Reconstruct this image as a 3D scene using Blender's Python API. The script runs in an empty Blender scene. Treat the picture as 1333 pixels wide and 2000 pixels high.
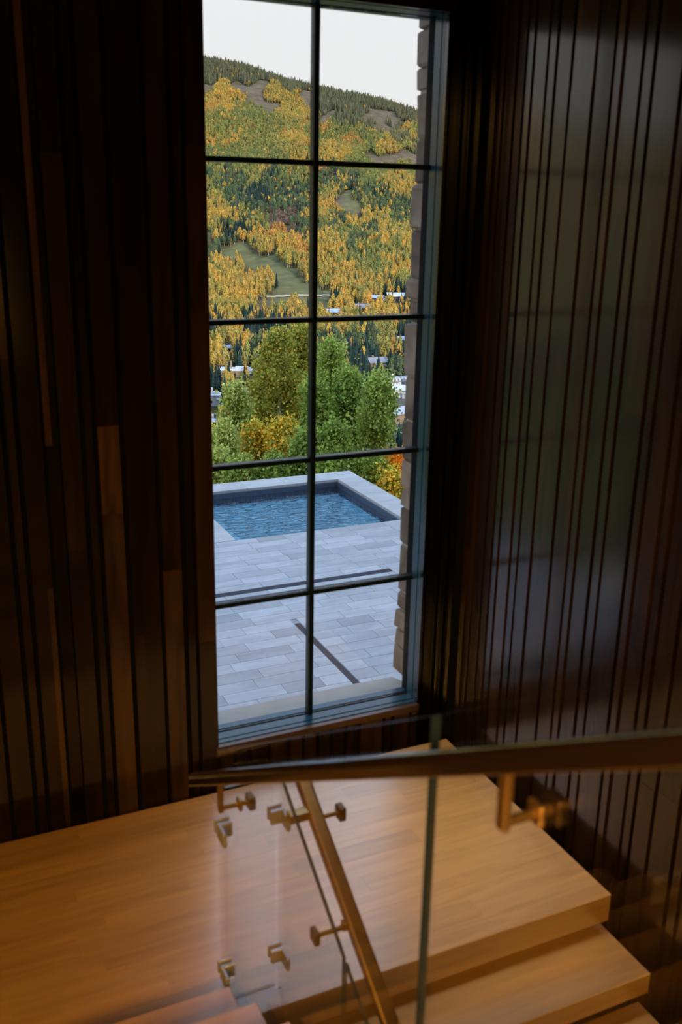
import bpy, math, random
import numpy as np
from mathutils import Matrix, Vector

C = bpy.context.scene.collection
random.seed(7)
rng = np.random.default_rng(11)

# ------------------------------------------------------------------ camera
F_PX = 1880.0
CAM_H = 2.6612
RW = np.array([[0.90855281, -0.41735017, 0.01872493],
               [-0.10837821, -0.27874724, -0.9542296],
               [0.40346741, 0.86493862, -0.29848826]])   # rows: right, down, forward in world axes
cd = bpy.data.cameras.new('camera')
cam = bpy.data.objects.new('camera', cd)
C.objects.link(cam)
cd.sensor_fit = 'VERTICAL'
cd.sensor_height = 36.0
cd.lens = 36.0 * F_PX / 2000.0
cd.clip_start = 0.05
cd.clip_end = 8000
r_, d_, f_ = RW
m = Matrix(((r_[0], -d_[0], -f_[0], 0), (r_[1], -d_[1], -f_[1], 0), (r_[2], -d_[2], -f_[2], CAM_H), (0, 0, 0, 1)))
cam.matrix_world = m
cd.dof.use_dof = True
cd.dof.focus_distance = 26.0
cd.dof.aperture_fstop = 3.2
bpy.context.scene.camera = cam

# ------------------------------------------------------------------ world, sun, lamps, exposure
vs = bpy.context.scene.view_settings
vs.view_transform = 'Standard'
vs.look = 'None'
vs.gamma = 1.0
vs.exposure = 0.0
vs.use_curve_mapping = False
w = bpy.data.worlds.new('world')
bpy.context.scene.world = w
w.use_nodes = True
wt = w.node_tree
wt.nodes.clear()
wo = wt.nodes.new('ShaderNodeOutputWorld')
bg = wt.nodes.new('ShaderNodeBackground')
tc = wt.nodes.new('ShaderNodeTexCoord')
sx = wt.nodes.new('ShaderNodeSeparateXYZ')
cr = wt.nodes.new('ShaderNodeValToRGB')
e = cr.color_ramp.elements
# overcast sky: pale at the horizon, brighter and bluer overhead
SKY = 2.4
def sk(r, g, b): return (r / SKY, g / SKY, b / SKY, 1)
e[0].position = 0.0
e[0].color = sk(0.90, 0.90, 0.91)
e[1].position = 1.0
e[1].color = sk(1.10, 1.65, 2.60)
k = cr.color_ramp.elements.new(0.20)
k.color = sk(0.95, 0.95, 0.97)
k = cr.color_ramp.elements.new(0.45)
k.color = sk(1.30, 1.55, 2.00)
wt.links.new(tc.outputs['Generated'], sx.inputs[0])
wt.links.new(sx.outputs['Z'], cr.inputs[0])
wt.links.new(cr.outputs[0], bg.inputs[0])
bg.inputs[1].default_value = SKY
wt.links.new(bg.outputs[0], wo.inputs[0])

def sun(name, az, el, strength, col, ang):
    l = bpy.data.lights.new(name, 'SUN')
    l.energy = strength; l.color = col; l.angle = math.radians(ang)
    o = bpy.data.objects.new(name, l); C.objects.link(o)
    a, b = math.radians(az), math.radians(el)
    frm = Vector((math.sin(a) * math.cos(b), math.cos(a) * math.cos(b), math.sin(b)))   # towards the sun
    o.rotation_euler = (-frm).to_track_quat('-Z', 'Y').to_euler()
    return o
sun('low_evening_sun', 178, 19, 4.2, (1.0, 0.82, 0.58), 6)

def lamp(name, loc, target, energy, col, size, size_y=None, spread=180):
    l = bpy.data.lights.new(name, 'AREA')
    l.energy = energy; l.color = col; l.size = size
    if size_y:
        l.shape = 'RECTANGLE'; l.size_y = size_y
    l.spread = math.radians(spread)
    o = bpy.data.objects.new(name, l); C.objects.link(o)
    o.location = loc
    o.rotation_euler = (Vector(target) - Vector(loc)).to_track_quat('-Z', 'Y').to_euler()
    return o
lamp('stair_hall_lamp', (-3.3, 0.3, 2.8), (0.6, 2.9, 0.0), 43, (1.0, 0.50, 0.11), 0.35)
lamp('ceiling_lamp', (0.1, 1.6, 5.0), (0.3, 2.6, 0.0), 10, (1.0, 0.50, 0.11), 0.5)
lamp('added_landing_fill', (2.0, 3.1, 5.1), (1.9, 3.1, 0.0), 5.4, (1.0, 0.92, 0.88), 0.7, spread=30)  # unseen neutral fill added to brighten the landing; the ceiling has no skylight
lamp('lower_hall_lamp', (-1.3, -1.8, 3.4), (2.1, 2.0, -0.4), 58, (1.0, 0.50, 0.11), 1.1, spread=70)

# ------------------------------------------------------------------ materials
def mat(name):
    m = bpy.data.materials.new(name); m.use_nodes = True
    nt = m.node_tree
    return m, nt, nt.nodes['Principled BSDF'], nt.nodes, nt.links

def simple(name, col, rough=0.5, metal=0.0, spec=0.5, noise=0.0, nscale=8.0, bump=0.0):
    m, nt, b, N, L = mat(name)
    b.inputs['Base Color'].default_value = (*col, 1)
    b.inputs['Roughness'].default_value = rough
    b.inputs['Metallic'].default_value = metal
    b.inputs['Specular IOR Level'].default_value = spec
    if noise or bump:
        g = N.new('ShaderNodeNewGeometry'); n = N.new('ShaderNodeTexNoise')
        n.inputs['Scale'].default_value = nscale; n.inputs['Detail'].default_value = 6
        L.new(g.outputs['Position'], n.inputs['Vector'])
        if noise:
            r = N.new('ShaderNodeValToRGB')
            lo = [c * (1 - noise) for c in col]; hi = [min(1, c * (1 + noise)) for c in col]
            r.color_ramp.elements[0].position = 0.3; r.color_ramp.elements[1].position = 0.7
            r.color_ramp.elements[0].color = (*lo, 1); r.color_ramp.elements[1].color = (*hi, 1)
            L.new(n.outputs['Fac'], r.inputs[0]); L.new(r.outputs[0], b.inputs['Base Color'])
        if bump:
            bp = N.new('ShaderNodeBump'); bp.inputs['Strength'].default_value = bump
            bp.inputs['Distance'].default_value = 0.01
            L.new(n.outputs['Fac'], bp.inputs['Height']); L.new(bp.outputs[0], b.inputs['Normal'])
    return m

def wood(name, dark, light, stretch, rough, coat=0.0, bump=0.05, scale=1.0, tone=True, spec=0.5, crough=0.14):
    """grain runs along the axis with the small stretch factor; each board carries its own tone"""
    m, nt, b, N, L = mat(name)
    g = N.new('ShaderNodeNewGeometry'); mp = N.new('ShaderNodeVectorMath'); mp.operation = 'MULTIPLY'
    mp.inputs[1].default_value = [s * scale for s in stretch]
    L.new(g.outputs['Position'], mp.inputs[0])
    at = N.new('ShaderNodeAttribute'); at.attribute_type = 'OBJECT'; at.attribute_name = 'tone'
    off = N.new('ShaderNodeVectorMath'); off.operation = 'MULTIPLY_ADD'
    cb = N.new('ShaderNodeCombineXYZ')
    for i in range(3): L.new(at.outputs['Fac'], cb.inputs[i])
    L.new(cb.outputs[0], off.inputs[0]); off.inputs[1].default_value = (37.0, 53.0, 71.0)
    L.new(mp.outputs[0], off.inputs[2])
    n = N.new('ShaderNodeTexNoise'); n.inputs['Scale'].default_value = 1.0; n.inputs['Detail'].default_value = 7
    n.inputs['Distortion'].default_value = 0.6
    L.new(off.outputs[0], n.inputs['Vector'])
    r = N.new('ShaderNodeValToRGB')
    r.color_ramp.elements[0].position = 0.28; r.color_ramp.elements[1].position = 0.75
    r.color_ramp.elements[0].color = (*dark, 1); r.color_ramp.elements[1].color = (*light, 1)
    L.new(n.outputs['Fac'], r.inputs[0])
    if tone:
        mm = N.new('ShaderNodeMath'); mm.operation = 'ADD'; mm.inputs[1].default_value = 0.0
        L.new(at.outputs['Fac'], mm.inputs[0])
        mx = N.new('ShaderNodeVectorMath'); mx.operation = 'SCALE'
        L.new(r.outputs[0], mx.inputs[0]); L.new(mm.outputs[0], mx.inputs['Scale'])
        L.new(mx.outputs[0], b.inputs['Base Color'])
    else:
        L.new(r.outputs[0], b.inputs['Base Color'])
    b.inputs['Roughness'].default_value = rough
    b.inputs['Specular IOR Level'].default_value = spec
    b.inputs['Coat Weight'].default_value = coat
    b.inputs['Coat Roughness'].default_value = crough
    bp = N.new('ShaderNodeBump'); bp.inputs['Strength'].default_value = bump; bp.inputs['Distance'].default_value = 0.004
    L.new(n.outputs['Fac'], bp.inputs['Height']); L.new(bp.outputs[0], b.inputs['Normal'])
    return m

def thin_glass(name, tint, ior=1.5, refl=(1, 1, 1)):
    m, nt, b, N, L = mat(name)
    N.remove(b)
    out = N['Material Output']
    t = N.new('ShaderNodeBsdfTransparent'); t.inputs[0].default_value = (*tint, 1)
    gl = N.new('ShaderNodeBsdfGlossy'); gl.inputs['Roughness'].default_value = 0.01; gl.inputs[0].default_value = (*refl, 1)
    fr = N.new('ShaderNodeFresnel'); fr.inputs[0].default_value = ior
    mx = N.new('ShaderNodeMixShader')
    ge = N.new('ShaderNodeNewGeometry'); io = N.new('ShaderNodeMapRange')      # same index of refraction on both faces
    io.inputs[3].default_value = ior; io.inputs[4].default_value = 1.0 / ior
    L.new(ge.outputs['Backfacing'], io.inputs[0]); L.new(io.outputs[0], fr.inputs[0])
    L.new(fr.outputs[0], mx.inputs[0]); L.new(t.outputs[0], mx.inputs[1]); L.new(gl.outputs[0], mx.inputs[2])
    L.new(mx.outputs[0], out.inputs[0])
    return m

M = {}
M['slat'] = wood('dark_walnut', (0.007, 0.0036, 0.0013), (0.026, 0.0130, 0.0046), (14, 14, 1.6), 0.45, coat=0.85, bump=0.005, spec=0.10)
M['slat'].node_tree.nodes['Principled BSDF'].inputs['Coat IOR'].default_value = 1.62
M['backing'] = simple('black_backing', (0.004, 0.004, 0.004), 0.9, spec=0.1)
M['oak'] = wood('honey_oak', (0.37, 0.195, 0.046), (0.52, 0.295, 0.085), (2.2, 26, 26), 0.36, coat=1.0, bump=0.015, crough=0.27, spec=0.9)
M['oak'].node_tree.nodes['Principled BSDF'].inputs['Coat IOR'].default_value = 2.1
M['trim'] = wood('trim_walnut', (0.03, 0.014, 0.006), (0.07, 0.034, 0.015), (3, 20, 20), 0.3, tone=False)
M['bar'] = simple('black_glazing_bar_metal', (0.003, 0.009, 0.011), 0.45, spec=0.15)
M['frame'] = simple('dark_blue_window_metal', (0.008, 0.045, 0.085), 0.26, spec=0.45)
M['pane'] = thin_glass('window_glass', (0.985, 0.99, 0.985))
M['railglass'] = thin_glass('railing_glass', (0.985, 0.99, 0.986), ior=1.32)
M['glassedge'] = simple('green_glass_edge', (0.018, 0.034, 0.060), 0.25, spec=0.6)
M['bronze'] = simple('brushed_bronze', (0.46, 0.30, 0.13), 0.30, metal=0.9, noise=0.08, nscale=30)
M['rail'] = simple('dark_polished_rail', (0.020, 0.011, 0.007), 0.16, spec=1.0)
M['rail'].node_tree.nodes['Principled BSDF'].inputs['Coat Weight'].default_value = 1.0
M['rail'].node_tree.nodes['Principled BSDF'].inputs['Coat IOR'].default_value = 2.1
M['rail'].node_tree.nodes['Principled BSDF'].inputs['Coat Roughness'].default_value = 0.12
M['edgesheen'] = simple('glass_edge_sheen', (0.36, 0.42, 0.48), 0.2, spec=0.8)  # bright sheen along the end panel's glass edges, put into the colour
M['darkbronze'] = simple('dark_bronze', (0.10, 0.065, 0.03), 0.35, metal=0.85)
M['chrome'] = simple('satin_steel', (0.42, 0.44, 0.52), 0.30, metal=0.6)
M['plaster'] = simple('hall_plaster', (0.10, 0.07, 0.045), 0.8, noise=0.05)
M['hallfloor'] = simple('hall_floor_wood', (0.12, 0.07, 0.035), 0.5, noise=0.2, nscale=3)
M['extwall'] = simple('exterior_render', (0.30, 0.27, 0.24), 0.9, noise=0.15)
M['coping'] = wood('pale_travertine', (0.33, 0.32, 0.31), (0.43, 0.42, 0.41), (2, 5, 3), 0.6, bump=0.05)
M['tile'] = wood('grey_stone_tile', (0.27, 0.27, 0.28), (0.385, 0.385, 0.395), (1.6, 5, 3), 0.55, bump=0.10, scale=1.3)
M['grout'] = simple('patio_grout', (0.25, 0.255, 0.27), 0.9, noise=0.1)
M['drain'] = simple('drain_metal', (0.022, 0.028, 0.045), 0.6, spec=0.2)
M['drainhole'] = simple('drain_slot', (0.008, 0.008, 0.01), 0.8)
M['limestone'] = simple('cream_limestone', (0.30, 0.285, 0.255), 0.8, noise=0.10, nscale=7, bump=0.2)
M['stone'] = wood('rough_field_stone', (0.10, 0.082, 0.065), (0.23, 0.20, 0.165), (5, 5, 6), 0.95, bump=0.9, spec=0.2)
M['poolwall'] = simple('pool_plaster', (0.36, 0.64, 0.72), 0.6, noise=0.1, nscale=4)
M['pooltile'] = simple('slate_waterline_tile', (0.05, 0.06, 0.09), 0.35, noise=0.2, nscale=12)
M['poolstep'] = simple('pool_bench_plaster', (0.40, 0.60, 0.66), 0.6)
# water
wm, nt, b, N, L = mat('pool_water')
N.remove(b)
t = N.new('ShaderNodeBsdfTransparent'); t.inputs[0].default_value = (0.72, 0.93, 0.98, 1)
gl = N.new('ShaderNodeBsdfGlossy'); gl.inputs['Roughness'].default_value = 0.06
fr = N.new('ShaderNodeFresnel'); fr.inputs[0].default_value = 1.6
mx = N.new('ShaderNodeMixShader')
g = N.new('ShaderNodeNewGeometry')
mp = N.new('ShaderNodeVectorMath'); mp.operation = 'MULTIPLY'; mp.inputs[1].default_value = (1.0, 1.7, 1)
n1 = N.new('ShaderNodeTexNoise'); n1.inputs['Scale'].default_value = 5.5; n1.inputs['Detail'].default_value = 5; n1.inputs['Distortion'].default_value = 0.8
bp = N.new('ShaderNodeBump'); bp.inputs['Strength'].default_value = 1.0; bp.inputs['Distance'].default_value = 0.19
L.new(g.outputs['Position'], mp.inputs[0]); L.new(mp.outputs[0], n1.inputs['Vector'])
L.new(n1.outputs['Fac'], bp.inputs['Height'])
L.new(bp.outputs[0], gl.inputs['Normal']); L.new(bp.outputs[0], fr.inputs['Normal'])
io = N.new('ShaderNodeMapRange'); io.inputs[3].default_value = 2.1; io.inputs[4].default_value = 1 / 2.1
L.new(g.outputs['Backfacing'], io.inputs[0]); L.new(io.outputs[0], fr.inputs[0])
L.new(fr.outputs[0], mx.inputs[0]); L.new(t.outputs[0], mx.inputs[1]); L.new(gl.outputs[0], mx.inputs[2])
L.new(mx.outputs[0], N['Material Output'].inputs[0])
M['water'] = wm

def foliage(name, attr_type, attr, noise_scale, transl=0.3, amp=0.35):
    m, nt, b, N, L = mat(name)
    a = N.new('ShaderNodeAttribute'); a.attribute_type = attr_type; a.attribute_name = attr
    tcn = N.new('ShaderNodeTexCoord'); n = N.new('ShaderNodeTexNoise'); n.inputs['Scale'].default_value = noise_scale
    n.inputs['Detail'].default_value = 3
    L.new(tcn.outputs['Object'], n.inputs['Vector'])
    mr = N.new('ShaderNodeMapRange'); mr.inputs[1].default_value = 0.25; mr.inputs[2].default_value = 0.75
    mr.inputs[3].default_value = 1 - amp; mr.inputs[4].default_value = 1 + amp
    L.new(n.outputs['Fac'], mr.inputs[0])
    v = N.new('ShaderNodeVectorMath'); v.operation = 'SCALE'
    L.new(a.outputs['Color'], v.inputs[0]); L.new(mr.outputs[0], v.inputs['Scale'])
    di = N.new('ShaderNodeBsdfDiffuse'); tr = N.new('ShaderNodeBsdfTranslucent'); mx = N.new('ShaderNodeMixShader')
    mx.inputs[0].default_value = transl
    L.new(v.outputs[0], di.inputs[0]); L.new(v.outputs[0], tr.inputs[0])
    L.new(di.outputs[0], mx.inputs[1]); L.new(tr.outputs[0], mx.inputs[2])
    L.new(mx.outputs[0], N['Material Output'].inputs[0])
    N.remove(b)
    return m
M['farleaf'] = foliage('distant_crown', 'INSTANCER', 'col', 0.55, amp=0.2)
M['nearleaf'] = foliage('near_leaves', 'GEOMETRY', 'col', 1.2, 0.4, 0.15)
M['bark'] = simple('pale_aspen_bark', (0.50, 0.48, 0.43), 0.9, noise=0.25, nscale=3)
M['sprucebark'] = simple('spruce_bark', (0.06, 0.045, 0.035), 0.9)
# terrain material
tm, nt, b, N, L = mat('mountain_ground')
a = N.new('ShaderNodeAttribute'); a.attribute_type = 'GEOMETRY'; a.attribute_name = 'col'
g = N.new('ShaderNodeNewGeometry'); n = N.new('ShaderNodeTexNoise'); n.inputs['Scale'].default_value = 0.06; n.inputs['Detail'].default_value = 8
L.new(g.outputs['Position'], n.inputs['Vector'])
mr = N.new('ShaderNodeMapRange'); mr.inputs[1].default_value = 0.3; mr.inputs[2].default_value = 0.7; mr.inputs[3].default_value = 0.75; mr.inputs[4].default_value = 1.25
L.new(n.outputs['Fac'], mr.inputs[0])
v = N.new('ShaderNodeVectorMath'); v.operation = 'SCALE'
L.new(a.outputs['Color'], v.inputs[0]); L.new(mr.outputs[0], v.inputs['Scale']); L.new(v.outputs[0], b.inputs['Base Color'])
b.inputs['Roughness'].default_value = 1.0; b.inputs['Specular IOR Level'].default_value = 0.0
M['ground'] = tm
M['dirt'] = simple('pale_dirt_road', (0.42, 0.36, 0.28), 1.0, spec=0.0)
M['roof_white'] = simple('pale_grey_roof', (0.52, 0.55, 0.62), 0.6)
M['roof_grey'] = simple('grey_shingle_roof', (0.22, 0.23, 0.27), 0.8)
M['roof_blue'] = simple('blue_grey_metal_roof', (0.32, 0.38, 0.50), 0.45)
M['wall_tan'] = simple('tan_siding', (0.26, 0.19, 0.13), 0.9)
M['wall_dark'] = simple('dark_timber_siding', (0.07, 0.06, 0.06), 0.9)
M['wall_white'] = simple('white_stucco', (0.62, 0.62, 0.64), 0.9)
M['winglass'] = simple('dark_house_glass', (0.02, 0.03, 0.05), 0.15)

# ------------------------------------------------------------------ helpers
def link(o, parent=None):
    C.objects.link(o)
    if parent: o.parent = parent
    return o

def tag(o, label=None, cat=None, group=None, kind=None):
    if label: o['label'] = label
    if cat: o['category'] = cat
    if group: o['group'] = group
    if kind: o['kind'] = kind
    return o

def empty(name, loc=(0, 0, 0), label=None, cat=None, group=None, kind=None):
    o = bpy.data.objects.new(name, None); o.empty_display_size = 0.2
    o.location = loc
    link(o); tag(o, label, cat, group, kind)
    return o

class MB:
    """collects solids, then builds them as one mesh object"""
    def __init__(s): s.v = []; s.f = []; s.mi = []
    def add(s, vs, fs, mi=0):
        k = len(s.v); s.v += [tuple(p) for p in vs]; s.f += [tuple(i + k for i in q) for q in fs]; s.mi += [mi] * len(fs)
    def box(s, x0, x1, y0, y1, z0, z1, ch=0.0, mi=0, jit=0.0):
        if ch <= 0:
            vs = [(x, y, z) for x in (x0, x1) for y in (y0, y1) for z in (z0, z1)]
            s.add(vs, [(0, 1, 3, 2), (4, 6, 7, 5), (0, 4, 5, 1), (2, 3, 7, 6), (0, 2, 6, 4), (1, 5, 7, 3)], mi); return
        c = min(ch, (x1 - x0) * .45, (y1 - y0) * .45, (z1 - z0) * .45)
        cx, cy, cz = (x0 + x1) / 2, (y0 + y1) / 2, (z0 + z1) / 2
        hx, hy, hz = (x1 - x0) / 2, (y1 - y0) / 2, (z1 - z0) / 2
        vs = []; ids = {}
        for a in (-1, 1):
            for b_ in (-1, 1):
                for c_ in (-1, 1):
                    for ax in range(3):
                        p = [a * (hx - (0 if ax == 0 else c)), b_ * (hy - (0 if ax == 1 else c)), c_ * (hz - (0 if ax == 2 else c))]
                        if jit: p = [q + random.uniform(-jit, jit) for q in p]
                        ids[(a, b_, c_, ax)] = len(vs); vs.append((cx + p[0], cy + p[1], cz + p[2]))
        fs = []
        for ax in range(3):
            o1, o2 = [i for i in range(3) if i != ax]
            for sg in (-1, 1):
                q = []
                for (p, r) in ((-1, -1), (1, -1), (1, 1), (-1, 1)):
                    kk = [0, 0, 0]; kk[ax] = sg; kk[o1] = p; kk[o2] = r; q.append(ids[(*kk, ax)])
                fs.append(q if (sg == 1) != (ax == 1) else q[::-1])
        for ax in range(3):       # edges along ax
            o1, o2 = [i for i in range(3) if i != ax]
            for p in (-1, 1):
                for r in (-1, 1):
                    def K(sg, w_):
                        kk = [0, 0, 0]; kk[ax] = sg; kk[o1] = p; kk[o2] = r; return ids[(*kk, w_)]
                    fs.append([K(-1, o1), K(1, o1), K(1, o2), K(-1, o2)])
        for a in (-1, 1):
            for b_ in (-1, 1):
                for c_ in (-1, 1):
                    fs.append([ids[(a, b_, c_, i)] for i in range(3)])
        s.add(vs, fs, mi)
    def prism(s, prof, axis, a0, a1, mi=0):
        """closed outline prof (2-d) swept along an axis: 'x' -> (y,z), 'y' -> (x,z), 'z' -> (x,y)"""
        n = len(prof); vs = []
        for a in (a0, a1):
            for p in prof:
                vs.append((a, p[0], p[1]) if axis == 'x' else (p[0], a, p[1]) if axis == 'y' else (p[0], p[1], a))
        fs = [list(range(n)), list(range(2 * n - 1, n - 1, -1))] + [[i, i + n, (i + 1) % n + n, (i + 1) % n] for i in range(n)]
        s.add(vs, fs, mi)
    def tube(s, pts, rad, seg=8, mi=0):
        pts = [Vector(p) for p in pts]
        if not hasattr(rad, '__len__'): rad = [rad] * len(pts)
        vs = []; fs = []
        for i, p in enumerate(pts):
            d = (pts[min(i + 1, len(pts) - 1)] - pts[max(i - 1, 0)]).normalized()
            u = d.cross(Vector((0, 0, 1)) if abs(d.z) < .9 else Vector((1, 0, 0))).normalized(); v = d.cross(u)
            for j in range(seg):
                a = 2 * math.pi * j / seg
                vs.append(p + u * math.cos(a) * rad[i] + v * math.sin(a) * rad[i])
        for i in range(len(pts) - 1):
            for j in range(seg):
                fs.append((i * seg + j, i * seg + (j + 1) % seg, (i + 1) * seg + (j + 1) % seg, (i + 1) * seg + j))
        fs.append(tuple(range(seg))[::-1]); fs.append(tuple((len(pts) - 1) * seg + j for j in range(seg)))
        s.add(vs, fs, mi)
    def build(s, name, mats, parent=None, tone=None, smooth=False, fix=True):
        if not isinstance(mats, (list, tuple)): mats = [mats]
        a = np.array(s.v); c = (a.min(0) + a.max(0)) / 2
        base = np.array([c[0], c[1], a[:, 2].min()])
        if parent is not None and False: base = c
        me = bpy.data.meshes.new(name)
        me.from_pydata((a - base).tolist(), [], s.f)
        for mm in mats: me.materials.append(mm)
        if len(mats) > 1: me.polygons.foreach_set('material_index', s.mi)
        if fix:
            import bmesh
            bm = bmesh.new(); bm.from_mesh(me); bmesh.ops.recalc_face_normals(bm, faces=bm.faces); bm.to_mesh(me); bm.free()
        if smooth:
            me.polygons.foreach_set('use_smooth', [True] * len(me.polygons))
        o = bpy.data.objects.new(name, me)
        link(o)
        if parent is not None:
            o.parent = parent
            wl = Vector(base)
            p = parent
            while p is not None:
                wl -= p.location; p = p.parent
            o.location = wl
        else:
            o.location = base
        if tone is not None: o['tone'] = float(tone)
        return o

def bx(name, x0, x1, y0, y1, z0, z1, m, parent=None, ch=0.0, tone=None, jit=0.0):
    b = MB(); b.box(x0, x1, y0, y1, z0, z1, ch, jit=jit)
    return b.build(name, m, parent, tone)

def ray(u, v):
    d = np.array([u - 666.5, v - 1000.0, F_PX]); return RW.T @ d
def at_dist(u, v, s):
    """world point on the line of sight at horizontal distance s"""
    d = ray(u, v); t = s / math.hypot(d[0], d[1]); return np.array([0, 0, CAM_H]) + d * t
def proj(P):
    q = (P - np.array([0, 0, CAM_H])) @ RW.T
    z = np.where(np.abs(q[:, 2]) < 1e-6, 1e-6, q[:, 2])
    return 666.5 + F_PX * q[:, 0] / z, 1000 + F_PX * q[:, 1] / z, q[:, 2]

# ------------------------------------------------------------------ the hall: shell
WX0, WX1, WZ0, WZ1 = 1.232, 2.337, 0.155, 3.485     # window opening in the slat face
YW = 4.0
XR = 2.546
TOP, BOT = 5.2, -2.9
wf = empty('wall_front', (0.9, 4.1, BOT), kind='structure')
b = MB()
b.box(-3.6, WX0 - .012, 4.022, 4.2, BOT, TOP)
b.box(WX1 + .014, XR + .3, 4.022, 4.2, BOT, TOP)
b.box(WX0 - .012, WX1 + .014, 4.022, 4.2, BOT, WZ0 - .03)
b.box(WX0 - .012, WX1 + .014, 4.022, 4.2, WZ1 + .03, TOP)
b.build('wall_backing', M['backing'], wf)
wr = empty('wall_right', (XR, 1.0, BOT), kind='structure')
bx('wall_backing', XR + .024, XR + .3, -4.0, 4.2, BOT, TOP, M['backing'], wr)
o = bx('wall_left', -3.8, -3.6, -4.2, 4.2, BOT, TOP, M['plaster']); tag(o, kind='structure')
o = bx('wall_back', -3.8, XR + .3, -4.2, -4.0, BOT, TOP, M['plaster']); tag(o, kind='structure')
o = bx('ceiling', -3.8, XR + .3, -4.2, 4.2, TOP, TOP + .2, M['plaster']); tag(o, kind='structure')
o = bx('floor', -3.8, XR + .3, -4.2, 4.2, BOT - .2, BOT, M['hallfloor']); tag(o, kind='structure')
# outside shell of the house
o = bx('wall_outer_left', -14, WX0 - .25, 4.2, 4.44, -6, 8.5, M['extwall']); tag(o, kind='structure')
o = bx('wall_outer_right', WX1 + .40, 14, 4.2, 4.40, -6, 8.5, M['extwall']); tag(o, kind='structure')
o = bx('wall_outer_top', WX0 - .25, WX1 + .40, 4.2, 4.42, 3.80, 8.5, M['extwall']); tag(o, kind='structure')
o = bx('wall_outer_bottom', WX0 - .25, WX1 + .40, 4.2, 4.40, -6, 0.04, M['extwall']); tag(o, kind='structure')
o = bx('roof', -14, 14, -9, 4.7, 8.5, 8.75, M['roof_grey']); tag(o, kind='structure')

# wall boards: (edge, edge) pairs, split along the height at butt joints, each board its own object
def boards_front(x0, x1, joints, tones, z0=BOT, z1=TOP, lift=0.0):
    zs = [z0] + sorted(joints) + [z1]
    for i in range(len(zs) - 1):
        bx('board', x0, x1, YW + lift, 4.0225, zs[i] + .0002, zs[i + 1] - .0002, M['slat'], wf, ch=.0, tone=1.15 * tones[i % len(tones)] ** 1.9)
L_ = [  # x0, x1, joints, tones (bottom to top)
    (-.02, .115, [1.6], [.8, .6]), (.136, .170, [.9, 2.3], [.7, 1.0, .6]), (.190, .248, [1.9], [.9, .7]),
    (.267, .352, [.98, 2.6], [.8, .65, .6]), (.373, .404, [2.08], [.8, 1.35]),
    (.425, .483, [1.9], [.75, .5]), (.483, .509, [1.09, 2.3], [1.55, .6, .5]),
    (.522, .548, [1.716], [.30, 1.9]), (.548, .575, [2.85], [.35, .5]), (.583, .663, [1.25, 2.85], [.8, .95, .6]),
    (.684, .715, [2.2], [.75, .55]), (.736, .825, [1.394, 1.78], [1.45, 1.9, .75]),
    (.846, .971, [.807, 2.431], [.85, .70, .65]), (.990, 1.075, [1.099, 2.43], [1.45, 1.0, .9]),
    (1.097, 1.131, [1.5], [.6, .7]), (1.149, WX0, [.718, 2.9], [.65, 1.25, .8])]
for x0, x1, j, t_ in L_:
    boards_front(x0, x1, j, t_, lift=random.choice([0, .003, .005]))
x = -.04
while x > -3.4:                                  # the run of boards goes on out of the picture
    wd = random.choice([.035, .06, .085, .125])
    boards_front(x - wd, x, [random.uniform(.3, 2.6)], [random.uniform(.5, 1.1), random.uniform(.5, 1.1)])
    x -= wd + .02
for x0, x1 in ((WX1, 2.352), (2.362, 2.418), (2.436, 2.468), (2.486, 2.522)):  # shade of the wall corner is put into these boards' very dark tone
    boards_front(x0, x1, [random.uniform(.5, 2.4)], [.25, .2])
x = WX0 + .012                                   # short boards under the window
while x < WX1 - .03:
    wd = random.choice([.035, .06, .085, .125])
    x1 = min(x + wd, WX1)
    boards_front(x, x1, [], [random.choice([.7, .9, 1.3, 1.0])], z1=WZ0 - .042)
    boards_front(x, x1, [], [.6], z0=WZ1 + .03)
    x = x1 + .019
bx('sill_board', WX0 - .01, WX1 + .01, YW - .012, 4.03, WZ0 - .040, WZ0 - .004, M['trim'], wf, ch=.003)
bx('head_board', WX0 - .01, WX1 + .03, YW - .015, 4.03, WZ1 + .002, WZ1 + .03, M['slat'], wf, ch=.003, tone=.5)

seams = [3.97, 3.91, 3.855, 3.77, 3.705, 3.650, 3.552, 3.492, 3.390, 3.244, 3.135, 3.081, 2.977, 2.915, 2.770, 2.716, 2.618, 2.563, 2.460,
         2.33, 2.27, 2.17, 2.03, 1.975, 1.87, 1.80, 1.66]
known = {8: [1.255, 3.132], 10: [1.0, 2.308], 9: [1.121, 2.7], 12: [1.6, 2.308], 6: [1.9], 14: [.9, 2.0]}
for i in range(len(seams) - 1):
    ya, yb = seams[i], seams[i + 1]
    js = known.get(i, [random.uniform(.2, 1.4), random.uniform(1.8, 3.2)])
    zs = [BOT] + js + [TOP]
    for j in range(len(zs) - 1):
        tn = random.choice([.75, .9, 1.0, 1.15, 1.3])
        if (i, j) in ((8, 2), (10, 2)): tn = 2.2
        bx('board', XR + random.choice([0, .001, .002]), XR + .0245, yb + .010, ya - .010, zs[j] + .0002, zs[j + 1] - .0002, M['slat'], wr, ch=.0, tone=tn)
y = 1.65
while y > -3.9:
    wd = random.choice([.04, .06, .09, .13])
    bx('board', XR, XR + .0245, y - wd, y, BOT, TOP, M['slat'], wr, tone=random.uniform(.7, 1.2))
    y -= wd + .015

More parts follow.
